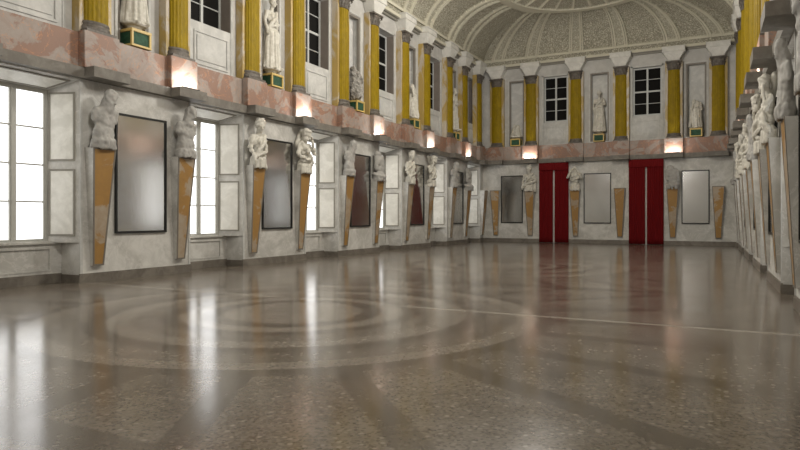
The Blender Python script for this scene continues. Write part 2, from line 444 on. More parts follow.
# ------------------------------------------------------------------ lower windows (structure with parts)
def lower_window(n,frame,a0,a1,full=True):
    w=a1-a0; c=(a0+a1)/2; h=w/2; r=h-.33   # splayed reveals
    root=empty('window_%d'%n,frame,c,0,0); root['kind']='structure'
    m=MB(); y0,y1=-.93,-.83
    m.frame(-r,r,1.07,5.06,.07,y0,y1); m.box(-.055,.055,y0,y1+.015,1.14,4.99)
    for z in (2.13,3.09,4.05): m.box(-r+.06,r-.06,y0+.02,y1-.01,z-.02,z+.02)
    for s in (-1,1): m.frame(min(s*.055,s*(r-.07)),max(s*.055,s*(r-.07)),1.14,4.99,.03,y0+.01,y1-.005)
    part('window_frame',m.mesh('window_frame',bevel=.006),M['winframe'],root)
    for s in (-1,1):
        m=MB().box(min(s*.08,s*(r-.09)),max(s*.08,s*(r-.09)),-.905,-.895,1.16,4.96); part('window_pane',m.mesh('pane'),M['day'],root)
    m=MB().box(-h+.12,h-.12,-.84,-.68,1.03,1.10); part('window_sill',m.mesh('sill',bevel=.01),M['wall'],root)
    # parapet panel moulding
    m=MB().frame(-h+.3,h-.3,.32,.94,.04,-.76,-.735); part('parapet_moulding',m.mesh('pm'),M['wall'],root)
    for s in (-1,1):
        # wedge-shaped jamb: corners (h,0) (r,-.86) (h,-.86)
        m=MB(); m.rings([[(s*h,0,z),(s*r,-.86,z),(s*(h+.001),-.86,z)] for z in (1.07,5.32)])
        jb=part('splayed_jamb',m.mesh('jamb'),M['wall'],root)
        d=Vector((s*(r-h),-.86,0)); L=d.length; d.normalize(); nrm=Vector((-s*.86,-(h-r),0)).normalized(); nrm=Vector((-s*abs(nrm.x),abs(nrm.y) if False else (h-r)/L,0)).normalized()
        def P(u,v,z): q=Vector((s*h,0,0))+d*u+nrm*v; return (q.x,q.y,z)
        for z0,z1 in ((1.24,2.99),(3.2,5.0)):
            mf=MB(); mp=MB()
            def slab(mm,u0,u1,v0,v1,za,zb): mm.rings([[P(u0,v0,z),P(u1,v0,z),P(u1,v1,z),P(u0,v1,z)] for z in (za,zb)])
            u0,u1=.13,L-.06; b=.05
            slab(mf,u0,u1,0,.022,z0,z0+b); slab(mf,u0,u1,0,.022,z1-b,z1); slab(mf,u0,u0+b,0,.022,z0+b,z1-b); slab(mf,u1-b,u1,0,.022,z0+b,z1-b)
            slab(mp,u0+b,u1-b,0,.012,z0+b,z1-b)
            pp=part('jamb_panel',mp.mesh('jp'),M['panel'],root); part('panel_moulding',mf.mesh('jpm'),M['bead'],pp)
    # splayed head
    m=MB(); m.rings([[(x,0,5.32),(x,-.86,5.06),(x,-.86,5.32)] for x in (-h,h)]); part('splayed_head',m.mesh('head'),M['wall'],root)
    d=Vector((0,-.86,-.26)); L=d.length; d.normalize(); nn=Vector((0,.26,-.86)).normalized()
    def Q(x,u,v): q=Vector((x,0,5.32))+d*u+nn*v; return (q.x,q.y,q.z)
    def tr(u): return h-(h-r)*u/L
    mp=MB(); u0,u1=.14,L-.1
    def quad(mm,ua,ub,wa,wb,v1,side=None):
        if side is None: xs=[(-tr(ua)+wa,tr(ua)-wa),(-tr(ub)+wa,tr(ub)-wa)]
        elif side<0: xs=[(-tr(ua)+wa,-tr(ua)+wb),(-tr(ub)+wa,-tr(ub)+wb)]
        else: xs=[(tr(ua)-wb,tr(ua)-wa),(tr(ub)-wb,tr(ub)-wa)]
        mm.rings([[Q(xs[0][0],ua,v),Q(xs[0][1],ua,v),Q(xs[1][1],ub,v),Q(xs[1][0],ub,v)] for v in (0,v1)])
    quad(mp,u0,u1,.12,0,.012); pp=part('head_panel',mp.mesh('hp'),M['panel'],root)
    mf=MB(); quad(mf,u0,u0+.05,.12,0,.024); quad(mf,u1-.05,u1,.12,0,.024); quad(mf,u0+.05,u1-.05,.12,.17,.024,-1); quad(mf,u0+.05,u1-.05,.12,.17,.024,1)
    part('panel_moulding',mf.mesh('hpm'),M['bead'],pp)
    # slim architrave round the opening, on the pier face
    m=MB()
    for s in (-1,1): m.box(min(s*h,s*(h+.07)),max(s*h,s*(h+.07)),0,.02,.25,5.34)
    part('architrave',m.mesh('arch'),M['pale'],root)
    return root
wn=0
for q in flipx(LO): wn+=1; lower_window(wn,F_L,*q)
for q in toR(LO): wn+=1; lower_window(wn,F_R,*q)
# upper windows
def upper_window(n,frame,a0,a1):
    c=(a0+a1)/2; h=(a1-a0)/2
    root=empty('window_%d'%n,frame,c,P0,0); root['kind']='structure'
    back = frame is F_B
    y0,y1=((-.24,-.16) if back else (-.50,-.42)); z0,z1=8.14,11.18
    m=MB(); m.frame(-h+.01,h-.01,z0,z1,.09,y0,y1); m.box(-.055,.055,y0,y1+.015,z0+.09,z1-.09)
    zm=(z0+z1)/2; m.box(-h+.1,h-.1,y0,y1,zm-.05,zm+.05)
    for z in ((z0+zm)/2,(z1+zm)/2): m.box(-h+.1,h-.1,y0+.02,y1,z-.016,z+.016)
    part('window_frame',m.mesh('uf',bevel=.005),M['upframe'],root)
    m=MB().box(-h+.05,h-.05,y0+.03,y0+.035,z0+.05,z1-.05); part('window_pane',m.mesh('up'),M['glassdark'],root)
    m=MB()
    if not back:
        m.box(-h,-h+.012,y0,-.015,z0,z1).box(h-.012,h,y0,-.015,z0,z1); part('window_reveal',m.mesh('ur'),M['reveal'],root)
    m=MB().box(-h-.1,-h,0,.03,6.56,11.3).box(h,h+.1,0,.03,6.56,11.3).box(-h-.1,h+.1,0,.03,11.2,11.3)
    part('architrave',m.mesh('ua'),M['pale'],root)
    m=MB().box(-h,h,0,.012,6.56,8.12).frame(-h+.14,h-.14,6.72,7.84,.07,.012,.045).box(-h+.27,h-.27,.012,.04,6.87,7.69)
    part('parapet_panel',m.mesh('upp',bevel=.008),M['pale'],root)
for q in flipx(UP): wn+=1; upper_window(wn,F_L,*q)
for q in flipx(BUP): wn+=1; upper_window(wn,F_B,*q)
for q in toR(UP): wn+=1; upper_window(wn,F_R,*q)
# niche borders (structure)
tn=20
for frame,l in ((F_L,flipx(NI)),(F_B,flipx(BNI)),(F_R,toR(NI))):
    for a0,a1 in l:
        c=(a0+a1)/2; h=(a1-a0)/2; tn+=1
        root=empty('trim_%d'%tn,frame,c,P0,0); root['kind']='structure'
        m=MB().frame(-h-.09,h+.09,6.56,11.24,.09,0,.035); part('outer_moulding',m.mesh('no',bevel=.006),M['pale'],root)
        m=MB().frame(-h,h,6.60,11.14,.10,-.12,.005); part('inner_border',m.mesh('nb',bevel=.006),M['nicheframe'],root)

# ------------------------------------------------------------------ pilaster order
def make_pilaster(frame,a,lesene_w=.49):
    root=empty('pilaster',frame,a,0,ZL)
    z=lambda h:h-ZL
    m=MB().box(-.53,.53,.022,.27,0,z(ZB)); part('plinth',m.mesh('plinth',bevel=.012),M['red'],root)
    m=MB().box(-lesene_w,lesene_w,P0+.002,.0,z(ZB),z(11.30)); part('backing_strip',m.mesh('lesene',bevel=.01),M['lesene'],root)
    # base: square tile and torus mouldings, half round
    def half(r_,n=20,y0=-.02,dep=.9): return [(-r_*math.cos(PI*i/n),y0+dep*r_*math.sin(PI*i/n)) for i in range(n+1)]
    m=MB(); m.box(-.45,.45,-.02,.255,z(ZB),z(ZB)+.07)
    rg=[]
    for (r_,h) in ((.395,.07),(.41,.10),(.412,.15),(.395,.19),(.375,.205),(.372,.23),(.385,.25),(.387,.275),(.375,.295),(.372,.31)):
        rg.append([(x*1.04,y,z(ZB)+h) for x,y in half(r_,dep=.60)])
    m.rings(rg); part('base',m.mesh('colbase'),M['bronze'],root)
    # fluted half-round shaft
    prof=[]; nf=9; r_=.37
    for i in range(nf):
        a0=PI*(i+.12)/nf; a1=PI*(i+.88)/nf
        for f,dr in ((0,0),(.0,0),(.25,.013),(.5,.018),(.75,.013),(1,0)):
            aa=a0+(a1-a0)*f; prof.append((-(r_-dr)*math.cos(aa),-.02+.55*(r_-dr)*math.sin(aa)))
    prof=[(-r_,-.02)]+prof+[(r_,-.02)]
    def at(k): return [(x*k,-.02+(y+.02)*k) for x,y in prof]
    rg=[[(x,y,z(h)) for x,y in at(k)] for h,k in ((6.84,1.),(8.5,.995),(10.0,.96),(10.78,.93))]
    m=MB().rings(rg); part('shaft',m.mesh('shaft'),M['yellow'],root)
    # leafy capital
    m=MB(); rg=[]
    for (r_,h) in ((.35,10.76),(.37,10.78),(.35,10.81),(.335,10.83),(.34,10.95),(.37,11.1),(.44,11.21)): rg.append([(x,y,z(h)) for x,y in half(r_,dep=.60)])
    m.rings(rg)
    for row,(zb,hh,rr,nn,off) in enumerate(((10.82,.17,.345,7,0),(10.92,.2,.35,6,.5))):
        for i in range(nn):
            an=PI*(i+off+.5)/nn if off==0 else PI*(i+.5+.0)/nn
            ux,uy=-math.cos(an),.60*math.sin(an); tx,ty=math.sin(an),.60*math.cos(an); w_=.055
            ring=[]
            for f,o,wd in ((0,0,.8),(.5,.015,1.),(.8,.05,.9),(1.,.085,.5),(.93,.10,.3)):
                rr_=rr+o; cx,cy=ux*rr_,-.02+uy*rr_; zc=z(zb+hh*f)
                ring.append([(cx-tx*w_*wd,cy-ty*w_*wd,zc),(cx+ux*.025,cy+uy*.025,zc),(cx+tx*w_*wd,cy+ty*w_*wd,zc),(cx-ux*.02,cy-uy*.02,zc)])
            m.rings(ring)
    for s in (-1,1):   # corner volutes
        rg=[]
        for i in range(9):
            an=-PI/2+i*PI*.2; rad=.07*(1-i*.07); rg.append([(s*(.36+rad*math.cos(an)*.8),y,z(11.17)+rad*math.sin(an)) for y in (.16,.235)]+[(s*(.36+(rad-.025)*math.cos(an)*.8),y,z(11.17)+(rad-.025)*math.sin(an)) for y in (.235,.16)])
        m.rings(rg)
    m.box(-.46,.46,-.05,.25,z(11.23),z(11.31)); part('capital',m.mesh('capital'),M['bronze'],root)
    # impost block carrying the vault
    m=MB(); m.box(-.34,.34,P0+.002,.20,z(11.31),z(11.40)); m.frust((-.35,.35,P0+.002,.20),(-.60,.60,P0+.002,.34),z(11.40),z(11.84)); m.box(-.66,.66,P0+.002,.38,z(11.84),z(11.90)); m.box(-.64,.64,P0+.002,.36,z(11.90),z(12.10)); m.box(-.67,.67,P0+.002,.40,z(12.10),z(12.16))
    part('impost_block',m.mesh('impost',bevel=.012),M['impost'],root)
    return root
proto=None
def pilaster(frame,a,label,group):
    global proto
    if proto is None: o=make_pilaster(frame,a); proto=o
    else:
        o=copy_tree(proto); o.matrix_world=frame@Matrix.Translation((a,0,ZL))
    if frame is not F_B: o.scale=(1,1,1.035)
    o['label']=label; o['category']='pilaster'; o['group']=group
    return o

NL=['the statue cut off above','the complete robed statue','the dark grey rubble','the headless pale robe','the last niche']
Lvis=[c for c in PCOL if c>10]
i=0
for k in range(5):
    for side in (0,1):
        y=Lvis[2*k+side]
        pilaster(F_L,-y,'yellow half-column on the left wall, %s side of %s'%(('near','far')[side],NL[k]),'yellow half-columns of the long left wall')
pilaster(F_L,-40.95,'yellow half-column at the far end of the left wall, in the corner','yellow half-columns of the long left wall')
BL=['leftmost yellow half-column of the back wall, beside the left corner','yellow half-column of the back wall on a glowing plinth, left of the left dark window',
 'yellow half-column of the back wall between the left dark window and the standing woman statue','yellow half-column of the back wall between the standing woman statue and the right dark window',
 'yellow half-column of the back wall on a glowing plinth, right of the right dark window','rightmost yellow half-column of the back wall, beside the right corner']
for x,l in zip(BACKCOL,BL): pilaster(F_B,-x,l,'yellow half-columns of the back wall')
RO=['nearest','second nearest','third nearest','fourth nearest','fifth nearest','sixth nearest','seventh nearest','eighth nearest','ninth nearest','tenth nearest']
Rvis=[c for c in PCOL if c>10]
for k,c in enumerate(Rvis):
    pilaster(F_R,c-YB-SH_R,'yellow half-column on the right wall above the sculptures, %s to the camera'%RO[k],'yellow half-columns of the long right wall')

# ------------------------------------------------------------------ uplights
up0=None
LIT=[]
def uplight(frame,a,label,group):
    global up0
    if up0 is None:
        o=empty('uplight',frame,a,.50,ZL); 
        m=MB().box(-.36,.36,-.035,.035,0,.03).box(-.36,.36,.02,.035,.03,.045); part('housing',m.mesh('uh',bevel=.004),M['black'],o)
        m=MB().box(-.34,.34,-.03,.015,.03,.036); part('lens',m.mesh('ul'),M['lens'],o); up0=o
    else:
        o=copy_tree(up0); o.matrix_world=frame@Matrix.Translation((a,.50,ZL))
    o['label']=label; o['category']='lamp'; o['group']=group
    l=bpy.data.lights.new('uplight_beam','AREA'); l.shape='RECTANGLE'; l.size=.66; l.size_y=.05; l.energy=UPW; l.color=(1.,.96,.92); l.spread=PI*.95
    lo=bpy.data.objects.new('uplight_beam',l); C.objects.link(lo); lo.parent=o
    lo.location=(0,.02,.06); lo.rotation_euler=(math.radians(-142),0,0)   # aims up, leaning to the wall
UPW=23
for k in range(5):
    uplight(F_L,-Lvis[2*k+1],'small uplight on the left ledge, far side of %s'%NL[k],'uplights on the left ledge')
uplight(F_B,11.42,'small uplight on the back ledge just left of the left red curtain','uplights on the back ledge')
uplight(F_B,2.50,'small uplight on the back ledge just right of the right red curtain','uplights on the back ledge')
for k in (1,3,5,7,9):
    uplight(F_R,Rvis[k]-YB-SH_R,'small uplight on the right ledge before the %s half-column'%RO[k],'uplights on the right ledge')

# ------------------------------------------------------------------ mirrors
def mirror(frame,a,w,z0,z1,label,group):
    o=empty('mirror',frame,a,0,z0,label,'mirror',group); h=w/2; H=z1-z0
    m=MB().frame(-h,h,0,H,.06,.0,.07); part('frame',m.mesh('mf',bevel=.004),M['black'],o)
    m=MB().box(-h+.04,h-.04,.01,.035,.04,H-.04); part('mirror_glass',m.mesh('mg'),M['mirror'],o)
ML=['tall black-framed mirror on the left wall between the two eroded grey busts nearest the camera','tall black-framed mirror with a warm orange glow between the two white draped busts','tall black-framed mirror filled with dull red reflection, between two blunt grey busts',
 'tall black-framed mirror with a slanting red and grey reflection, between two white busts','tall narrow-looking black-framed mirror near the far left corner, plain grey reflection']
k=0
for a,b in PIERS[3:8]:
    mirror(F_L,-(a+b)/2-.03,1.78,1.28,4.62,ML[k],'mirrors on the left wall'); k+=1
mirror(F_B,12.75,1.55,1.3,4.56,'black-framed mirror on the back wall left of the left red curtain','mirrors on the back wall')
mirror(F_B,7.05,1.72,1.3,4.56,'widest black-framed mirror on the back wall between the two red curtains','mirrors on the back wall')
mirror(F_B,1.30,1.54,1.3,4.56,'black-framed mirror on the back wall right of the right red curtain','mirrors on the back wall')
for k,(a,b) in enumerate(PIERS[3:8]):
    mirror(F_R,(a+b)/2-YB-SH_R,1.78,1.28,4.62,'black-framed mirror seen edge-on on the right wall, on the %s pier to the camera'%RO[k],'mirrors on the right wall')

# ------------------------------------------------------------------ red door curtains
def cloth(x0,x1,z0,z1,y,amp,waves,ph=0,thick=.02):
    m=MB(); n=int(waves*12); zs=[z0+(z1-z0)*i/14 for i in range(15)]
    def Yf(x,z):
        f=(x-x0)/(x1-x0); g=.75+.25*(z1-z)/(z1-z0)
        return y+amp*g*(math.sin(2*PI*waves*f+ph+.25*math.sin(z*1.7))*.7+.3*math.sin(2*PI*waves*2.3*f+ph*2+.3*z))
    xs=[x0+(x1-x0)*i/n for i in range(n+1)]
    rings=[]
    for z in zs:
        rings.append([(x,Yf(x,z),z) for x in xs]+[(x,Yf(x,z)-thick,z) for x in reversed(xs)])
    return m.rings(rings).mesh('cloth',smooth=True)
for (x0,x1),lab in zip(CURT,('left one of the two dark red full-height door curtains on the back wall','right one of the two dark red full-height door curtains on the back wall')):
    c=(x0+x1)/2; h=(x1-x0)/2
    o=empty('door_curtain',F_B,-c,0,0,lab,'curtain','red curtains on the back wall')
    m=MB().box(-h,h,.005,.05,5.20,5.27); part('curtain_rail',m.mesh('rail'),M['black'],o)
    part('curtain_panel',cloth(-h,-.055,.02,5.2,.10,.035,9),M['curtain'],o)
    part('curtain_panel',cloth(.055,h,.02,5.2,.10,.035,9,1.3),M['curtain'],o)
    part('valance',cloth(-h-.01,h+.01,4.84,5.33,.175,.012,18,.5),M['curtain'],o)

# ------------------------------------------------------------------ sculptures
def unit_sphere(nu,nv):
    vs=[(0,0,1)]+[(math.sin(PI*j/nv)*math.cos(2*PI*i/nu),math.sin(PI*j/nv)*math.sin(2*PI*i/nu),math.cos(PI*j/nv)) for j in range(1,nv) for i in range(nu)]+[(0,0,-1)]
    fs=[(0,1+i,1+(i+1)%nu) for i in range(nu)]
    for j in range(nv-2):
        for i in range(nu): a=1+j*nu+i; b=1+j*nu+(i+1)%nu; fs.append((a,a+nu,b+nu,b))
    e=len(vs)-1; fs+=[(e,1+(nv-2)*nu+(i+1)%nu,1+(nv-2)*nu+i) for i in range(nu)]
    return [Vector(v) for v in vs],fs
US=unit_sphere(16,10)
def sph(bm,mt): bm.add([mt@v for v in US[0]],US[1])
def ell(bm,c,r,rot=None):
    mt=Matrix.Translation(c)
    if rot: mt=mt@Matrix.Rotation(rot[0],4,'X')@Matrix.Rotation(rot[1],4,'Y')@Matrix.Rotation(rot[2],4,'Z')
    sph(bm,mt@Matrix.Diagonal((*r,1)))
def cap(bm,a,b,ra,rb,flat=1.):
    a=Vector(a);b=Vector(b);d=(b-a).normalized()
    q=Vector((0,0,1)).rotation_difference(d); n=14; rg=[]
    for c,r in ((a,ra),(b,rb)): rg.append([tuple(c+q@Vector((r*math.cos(2*PI*i/n),r*math.sin(2*PI*i/n),0))) for i in range(n)])
    bm.rings(rg)
    for c,r in ((a,ra),(b,rb)): sph(bm,Matrix.Translation(c)@Matrix.Diagonal((r,r,r,1)))
def chain(bm,pts,rs):
    for i in range(len(pts)-1): cap(bm,pts[i],pts[i+1],rs[i],rs[i+1])
def hand(bm,w,d,up):
    """palm and five bent fingers; w wrist, d direction of the hand, up back of the hand"""
    w=Vector(w); d=Vector(d).normalized(); up=Vector(up); up=(up-d*up.dot(d)).normalized(); s=d.cross(up)
    ell(bm,w+d*.045,(.03,.03,.03)); cap(bm,w,w+d*.07,.025,.03)
    for i,(o,L) in enumerate(((-.030,.062),(-.010,.075),(.011,.07),(.031,.055))):
        a=w+d*.075+s*o; b=a+d*L*.5-up*.006; c=b+d*L*.4-up*.025; cap(bm,a,b,.0105,.010); cap(bm,b,c,.010,.009)
    a=w+d*.025-s*.03; b=a+d*.03-s*.025-up*.01; c=b+d*.028-s*.005-up*.012; cap(bm,a,b,.0135,.012); cap(bm,b,c,.012,.010)
def head(bm,c,yaw=0,pitch=0,roll=0,hair='bun',k=1.):
    c=Vector(c); R=Matrix.Rotation(yaw,3,'Z')@Matrix.Rotation(roll,3,'Y')@Matrix.Rotation(-pitch,3,'X')
    def W(x,y,z): return c+R@(Vector((x,y,z))*k)
    e=(R.to_euler()); mt=R.to_4x4()
    def el(x,y,z,rx,ry,rz):
        sph(bm,Matrix.Translation(W(x,y,z))@mt@Matrix.Diagonal((rx*k,ry*k,rz*k,1)))
    el(0,-.005,.03,.076,.092,.088); el(0,.022,-.035,.056,.062,.075); el(0,.06,-.085,.022,.020,.022)   # cranium, face, chin
    cap(bm,W(0,.082,.012),W(0,.106,-.028),.010*k,.015*k)                                             # nose
    el(-.03,.078,.018,.022,.012,.008); el(.03,.078,.018,.022,.012,.008)                              # brow
    el(-.029,.074,0,.012,.011,.008); el(.029,.074,0,.012,.011,.008)                                  # eyes
    el(0,.080,-.052,.022,.012,.007); el(0,.078,-.065,.018,.011,.007)                                 # lips
    for s in (-1,1): el(s*.078,-.005,-.01,.010,.02,.03)                                              # ears
    if hair!='bald':
        for i in range(11):
            an=PI*i/10; el(-.078*math.cos(an),.045*math.sin(an)-.0,.055+.05*math.sin(an),.028,.032,.028)
        el(0,-.03,.06,.084,.085,.075)
        for s in (-1,1): el(s*.068,.0,.02,.025,.05,.04)
        if hair=='bun': el(0,-.11,.04,.045,.045,.045)
        if hair=='crown':
            for i in range(8):
                an=PI*2*i/8; el(.055*math.cos(an),-.01+.06*math.sin(an),.125,.022,.022,.03)
def freeze(bm,voxel,smooth=2,fold=None,name='figure'):
    me=bpy.data.meshes.new(name); me.from_pydata(bm.v,[],bm.f)
    o=bpy.data.objects.new('tmp',me); C.objects.link(o)
    r=o.modifiers.new('r','REMESH'); r.mode='VOXEL'; r.voxel_size=voxel; r.use_smooth_shade=True
    s=o.modifiers.new('s','SMOOTH'); s.factor=.5; s.iterations=smooth
    dg=bpy.context.evaluated_depsgraph_get(); dg.update()
    n=bpy.data.meshes.new_from_object(o.evaluated_get(dg)); n.name=name
    bpy.data.objects.remove(o); bpy.data.meshes.remove(me)
    if fold:
        nv=[Vector(v.normal) for v in n.vertices]
        for v,q in zip(n.vertices,nv): v.co=v.co+q*fold(v.co)
    for p in n.polygons: p.use_smooth=True
    n.materials.clear()
    return n
def torso(bm,lean=0.,female=True,neck=True,dx=0.):
    ell(bm,(0,0,.04),(.165,.115,.12)); ell(bm,(dx*.4,0,.2),(.125,.092,.13)); ell(bm,(dx*.8,0,.40),(.155,.105,.16)); 
    cap(bm,(dx-.15,0,.505),(dx+.15,0,.505),.055,.055); cap(bm,(dx*.7-.09,0,.36),(dx-.11,0,.5),.09,.06); cap(bm,(dx*.7+.09,0,.36),(dx+.11,0,.5),.09,.06)
    if female:
        for s in (-1,1): ell(bm,(dx*.8+s*.07,.085,.405),(.055,.05,.058))
    if neck: cap(bm,(dx,0,.53),(dx+lean*.3,.025,.66),.058,.048)
def drape_roll(bm,z=.02,r=.04,R=(.19,.15),n=22,tilt=.04,seed=0):
    for i in range(n):
        a=2*PI*i/n; b=2*PI*(i+1)/n
        f=lambda t_:(R[0]*math.cos(t_),R[1]*math.sin(t_),z+tilt*math.sin(t_+seed)+.012*math.sin(5*t_+seed))
        cap(bm,f(a),f(b),r*(1+.2*math.sin(3*a+seed)),r*(1+.2*math.sin(3*b+seed)))
def foldf(zmax,amp,n,zmin=-9,seed=0,ero=.006):
    def f(c):
        e=ero*(noise.noise(c*9+Vector((seed,0,0))))+ero*.6*noise.noise(c*22)
        if zmin<c.z<zmax:
            a=math.atan2(c.y,c.x); w=min(1,(zmax-c.z)/.06)
            e+=amp*w*math.sin(n*a+3*noise.noise(Vector((c.x*2,c.y*2,c.z*2.2+seed)))+seed)*(.6+.4*noise.noise(c*5))
        return e
    return f
def diagfold(amp,k,seed=0,ero=.006,zlo=.05,zhi=.52):
    def f(c):
        e=ero*noise.noise(c*9+Vector((seed,0,0)))+ero*.7*noise.noise(c*24)
        if zlo<c.z<zhi: e+=amp*math.sin(k*(c.z+.55*c.x)+4*noise.noise(c*4+Vector((0,seed,0))))
        elif c.z<=zlo: e+=amp*1.3*math.sin(k*.9*(c.x*1.2)+3*noise.noise(c*3+Vector((0,seed,2)))+seed)
        return e
    return f
def skirt(bm,z0,z1,r0,r1,n=14,seed=0):
    rnd=random.Random(seed)
    for i in range(n):
        a=2*PI*i/n; k=.85+.3*rnd.random()
        cap(bm,(r1[0]*math.cos(a),r1[1]*math.sin(a),z1),(r0[0]*math.cos(a)*k,r0[1]*math.sin(a)*k,z0),.04,.035)
VX=.0125
def B1(seed=0,turn=.5,bow=.5,dx=.05):      # eroded armless torso with bowed head
    bm=MB(); torso(bm,.1,female=False,dx=dx); head(bm,(dx*1.5,.075,.705),turn,bow,-.12,'bald',1.22)
    for s in (-1,1): cap(bm,(dx+s*.165,0,.50),(dx+s*.19,-.02,.36),.055,.045)
    cap(bm,(dx,.02,.52),(dx*1.4,.05,.66),.115,.10); cap(bm,(dx-.1,0,.49),(dx+.1,0,.49),.085,.085); ell(bm,(dx*.6,0,.34),(.165,.12,.24)); ell(bm,(0,0,.14),(.18,.135,.20)); drape_roll(bm,.0,.022,(.185,.14),seed=seed); skirt(bm,-.07,.03,(.165,.125),(.165,.125),14,seed)
    return freeze(bm,.016,6,foldf(.12,.008,9,seed=seed,ero=.018))
def B2(seed=0):                            # draped woman, forearms across the waist
    bm=MB(); torso(bm); cap(bm,(0,.02,.56),(0,.04,.66),.065,.06); head(bm,(0,.055,.725),-.45,.15,0,'crown',1.2)
    chain(bm,[(-.185,0,.50),(-.25,0,.27),(-.12,.12,.20)],[.055,.045,.034]); hand(bm,(-.11,.13,.20),(1,.2,-.1),(0,1,.3))
    chain(bm,[(.185,0,.50),(.25,.0,.28),(.24,.12,.08)],[.055,.045,.034]); hand(bm,(.24,.125,.07),(0,.3,-1),(0,1,0))
    chain(bm,[(-.14,.05,.54),(-.04,.13,.40),(.08,.13,.26),(.17,.10,.12)],[.05,.045,.05,.06])
    chain(bm,[(-.14,-.03,.54),(-.2,-.06,.3),(-.22,-.05,.0),(-.23,.0,-.12)],[.05,.05,.055,.05])
    drape_roll(bm,.10,.026,(.165,.125),seed=seed,tilt=.05); skirt(bm,-.11,.05,(.165,.13),(.15,.12),16,seed)
    return freeze(bm,VX,2,diagfold(.009,46,seed))
def B3(seed=1,mir=1):                      # figure leaning its head on a raised hand
    bm=MB(); torso(bm,.15,dx=.03*mir); cap(bm,(.02*mir,.02,.56),(.04*mir,.05,.66),.065,.06); head(bm,(.05*mir,.085,.715),.5*mir,.5,-.25*mir,'bun',1.25)
    chain(bm,[(-.185*mir,0,.50),(-.26*mir,.10,.33),(-.13*mir,.14,.60)],[.055,.045,.032]); hand(bm,(-.12*mir,.135,.62),(.35*mir,-.1,1),(-1*mir,.3,0))
    chain(bm,[(.185*mir,0,.50),(.26*mir,.02,.27),(.10*mir,.15,.17)],[.055,.045,.034]); hand(bm,(.09*mir,.155,.17),(-1*mir,.1,-.1),(0,1,.2))
    chain(bm,[(.15*mir,.04,.54),(.03*mir,.13,.36),(-.13*mir,.12,.16),(-.2*mir,.04,.02)],[.05,.05,.05,.055])
    chain(bm,[(-.03*mir,-.09,.84),(.08*mir,-.10,.68),(.2*mir,-.06,.5)],[.06,.06,.055])
    drape_roll(bm,.08,.028,(.17,.13),seed=seed,tilt=.06); skirt(bm,-.12,.03,(.165,.13),(.15,.12),16,seed)
    return freeze(bm,VX,2,diagfold(.009,42,seed))
def B4(seed=3):                            # blunt fragment of a bust, arms and head worn away
    bm=MB(); torso(bm,0,False,False,.04); ell(bm,(.07,-.02,.60),(.12,.09,.11)); ell(bm,(-.06,0,.48),(.13,.10,.12)); cap(bm,(-.17,0,.46),(-.18,-.02,.15),.06,.07); cap(bm,(.19,0,.5),(.17,0,.2),.06,.06)
    drape_roll(bm,.02,.05,(.19,.15),seed=seed); skirt(bm,-.13,.02,(.2,.15),(.18,.14),12,seed)
    return freeze(bm,.016,8,foldf(.5,.007,7,seed=seed,ero=.014))
def B5(seed=4):                            # headless bust with both arms raised in front
    bm=MB(); torso(bm,0,True,True); ell(bm,(0,.03,.70),(.075,.07,.07))
    for s in (-1,1):
        chain(bm,[(s*.185,0,.50),(s*.25,.08,.36),(s*.13,.14,.58)],[.058,.052,.042]); hand(bm,(s*.125,.14,.59),(-s*.5,0,.8),(0,1,0))
    drape_roll(bm,.09,.028,(.17,.13),seed=seed); drape_roll(bm,.3,.03,(.16,.12),seed=seed,tilt=.07); skirt(bm,-.12,.05,(.165,.13),(.15,.12),16,seed)
    return freeze(bm,VX,2,diagfold(.009,50,seed))
def S1(seed=0):                            # full standing robed woman
    bm=MB()
    off=.95
    b2=MB(); torso(b2); head(b2,(0,.05,.75),.3,.1,0,'crown')
    chain(b2,[(-.185,0,.50),(-.24,.0,.28),(-.13,.13,.22)],[.052,.043,.034]); hand(b2,(-.12,.135,.22),(1,.2,0),(0,1,.3))
    chain(b2,[(.185,0,.50),(.25,.0,.28),(.25,.07,.04)],[.052,.043,.034]); hand(b2,(.25,.075,.03),(0,.2,-1),(1,0,0))
    chain(b2,[(-.14,.05,.54),(-.02,.13,.38),(.1,.12,.24),(.18,.06,.1)],[.045,.045,.05,.05]); drape_roll(b2,.12,.035,(.16,.125),seed=seed)
    bm.add([(x,y,z+off) for x,y,z in b2.v],b2.f)
    cap(bm,(-.09,.02,.95),(-.10,.03,.10),.13,.10); cap(bm,(.09,.0,.95),(.10,.06,.10),.13,.09); skirt(bm,.06,.95,(.25,.19),(.16,.12),18,seed); cap(bm,(0,0,.9),(0,0,.1),.14,.2)
    for s in (-1,1): cap(bm,(s*.1,.16,.035),(s*.12,.26,.025),.045,.035)
    ell(bm,(0,.02,.02),(.27,.23,.05))
    return freeze(bm,.014,2,foldf(.98,.016,11,zmin=.04,seed=seed,ero=.004))
def S2(seed=0,hmax=.75):                    # robe standing without a head, torn at the top
    bm=MB()
    cap(bm,(-.08,.02,.8),(-.10,.03,.08),.13,.10); cap(bm,(.09,.0,.7),(.10,.05,.08),.13,.09); skirt(bm,.05,.85,(.25,.19),(.16,.12),16,seed); ell(bm,(-.03,0,.98),(.16,.12,.22)); ell(bm,(.09,.03,1.13),(.10,.09,.12)); cap(bm,(-.17,0,1.08),(-.2,.05,.8),.06,.05); cap(bm,(.12,.08,1.05),(.2,.12,.8),.05,.04); ell(bm,(0,.02,.02),(.26,.22,.05))
    return freeze(bm,.014,2,foldf(.98,.016,9,zmin=.04,seed=seed,ero=.012))
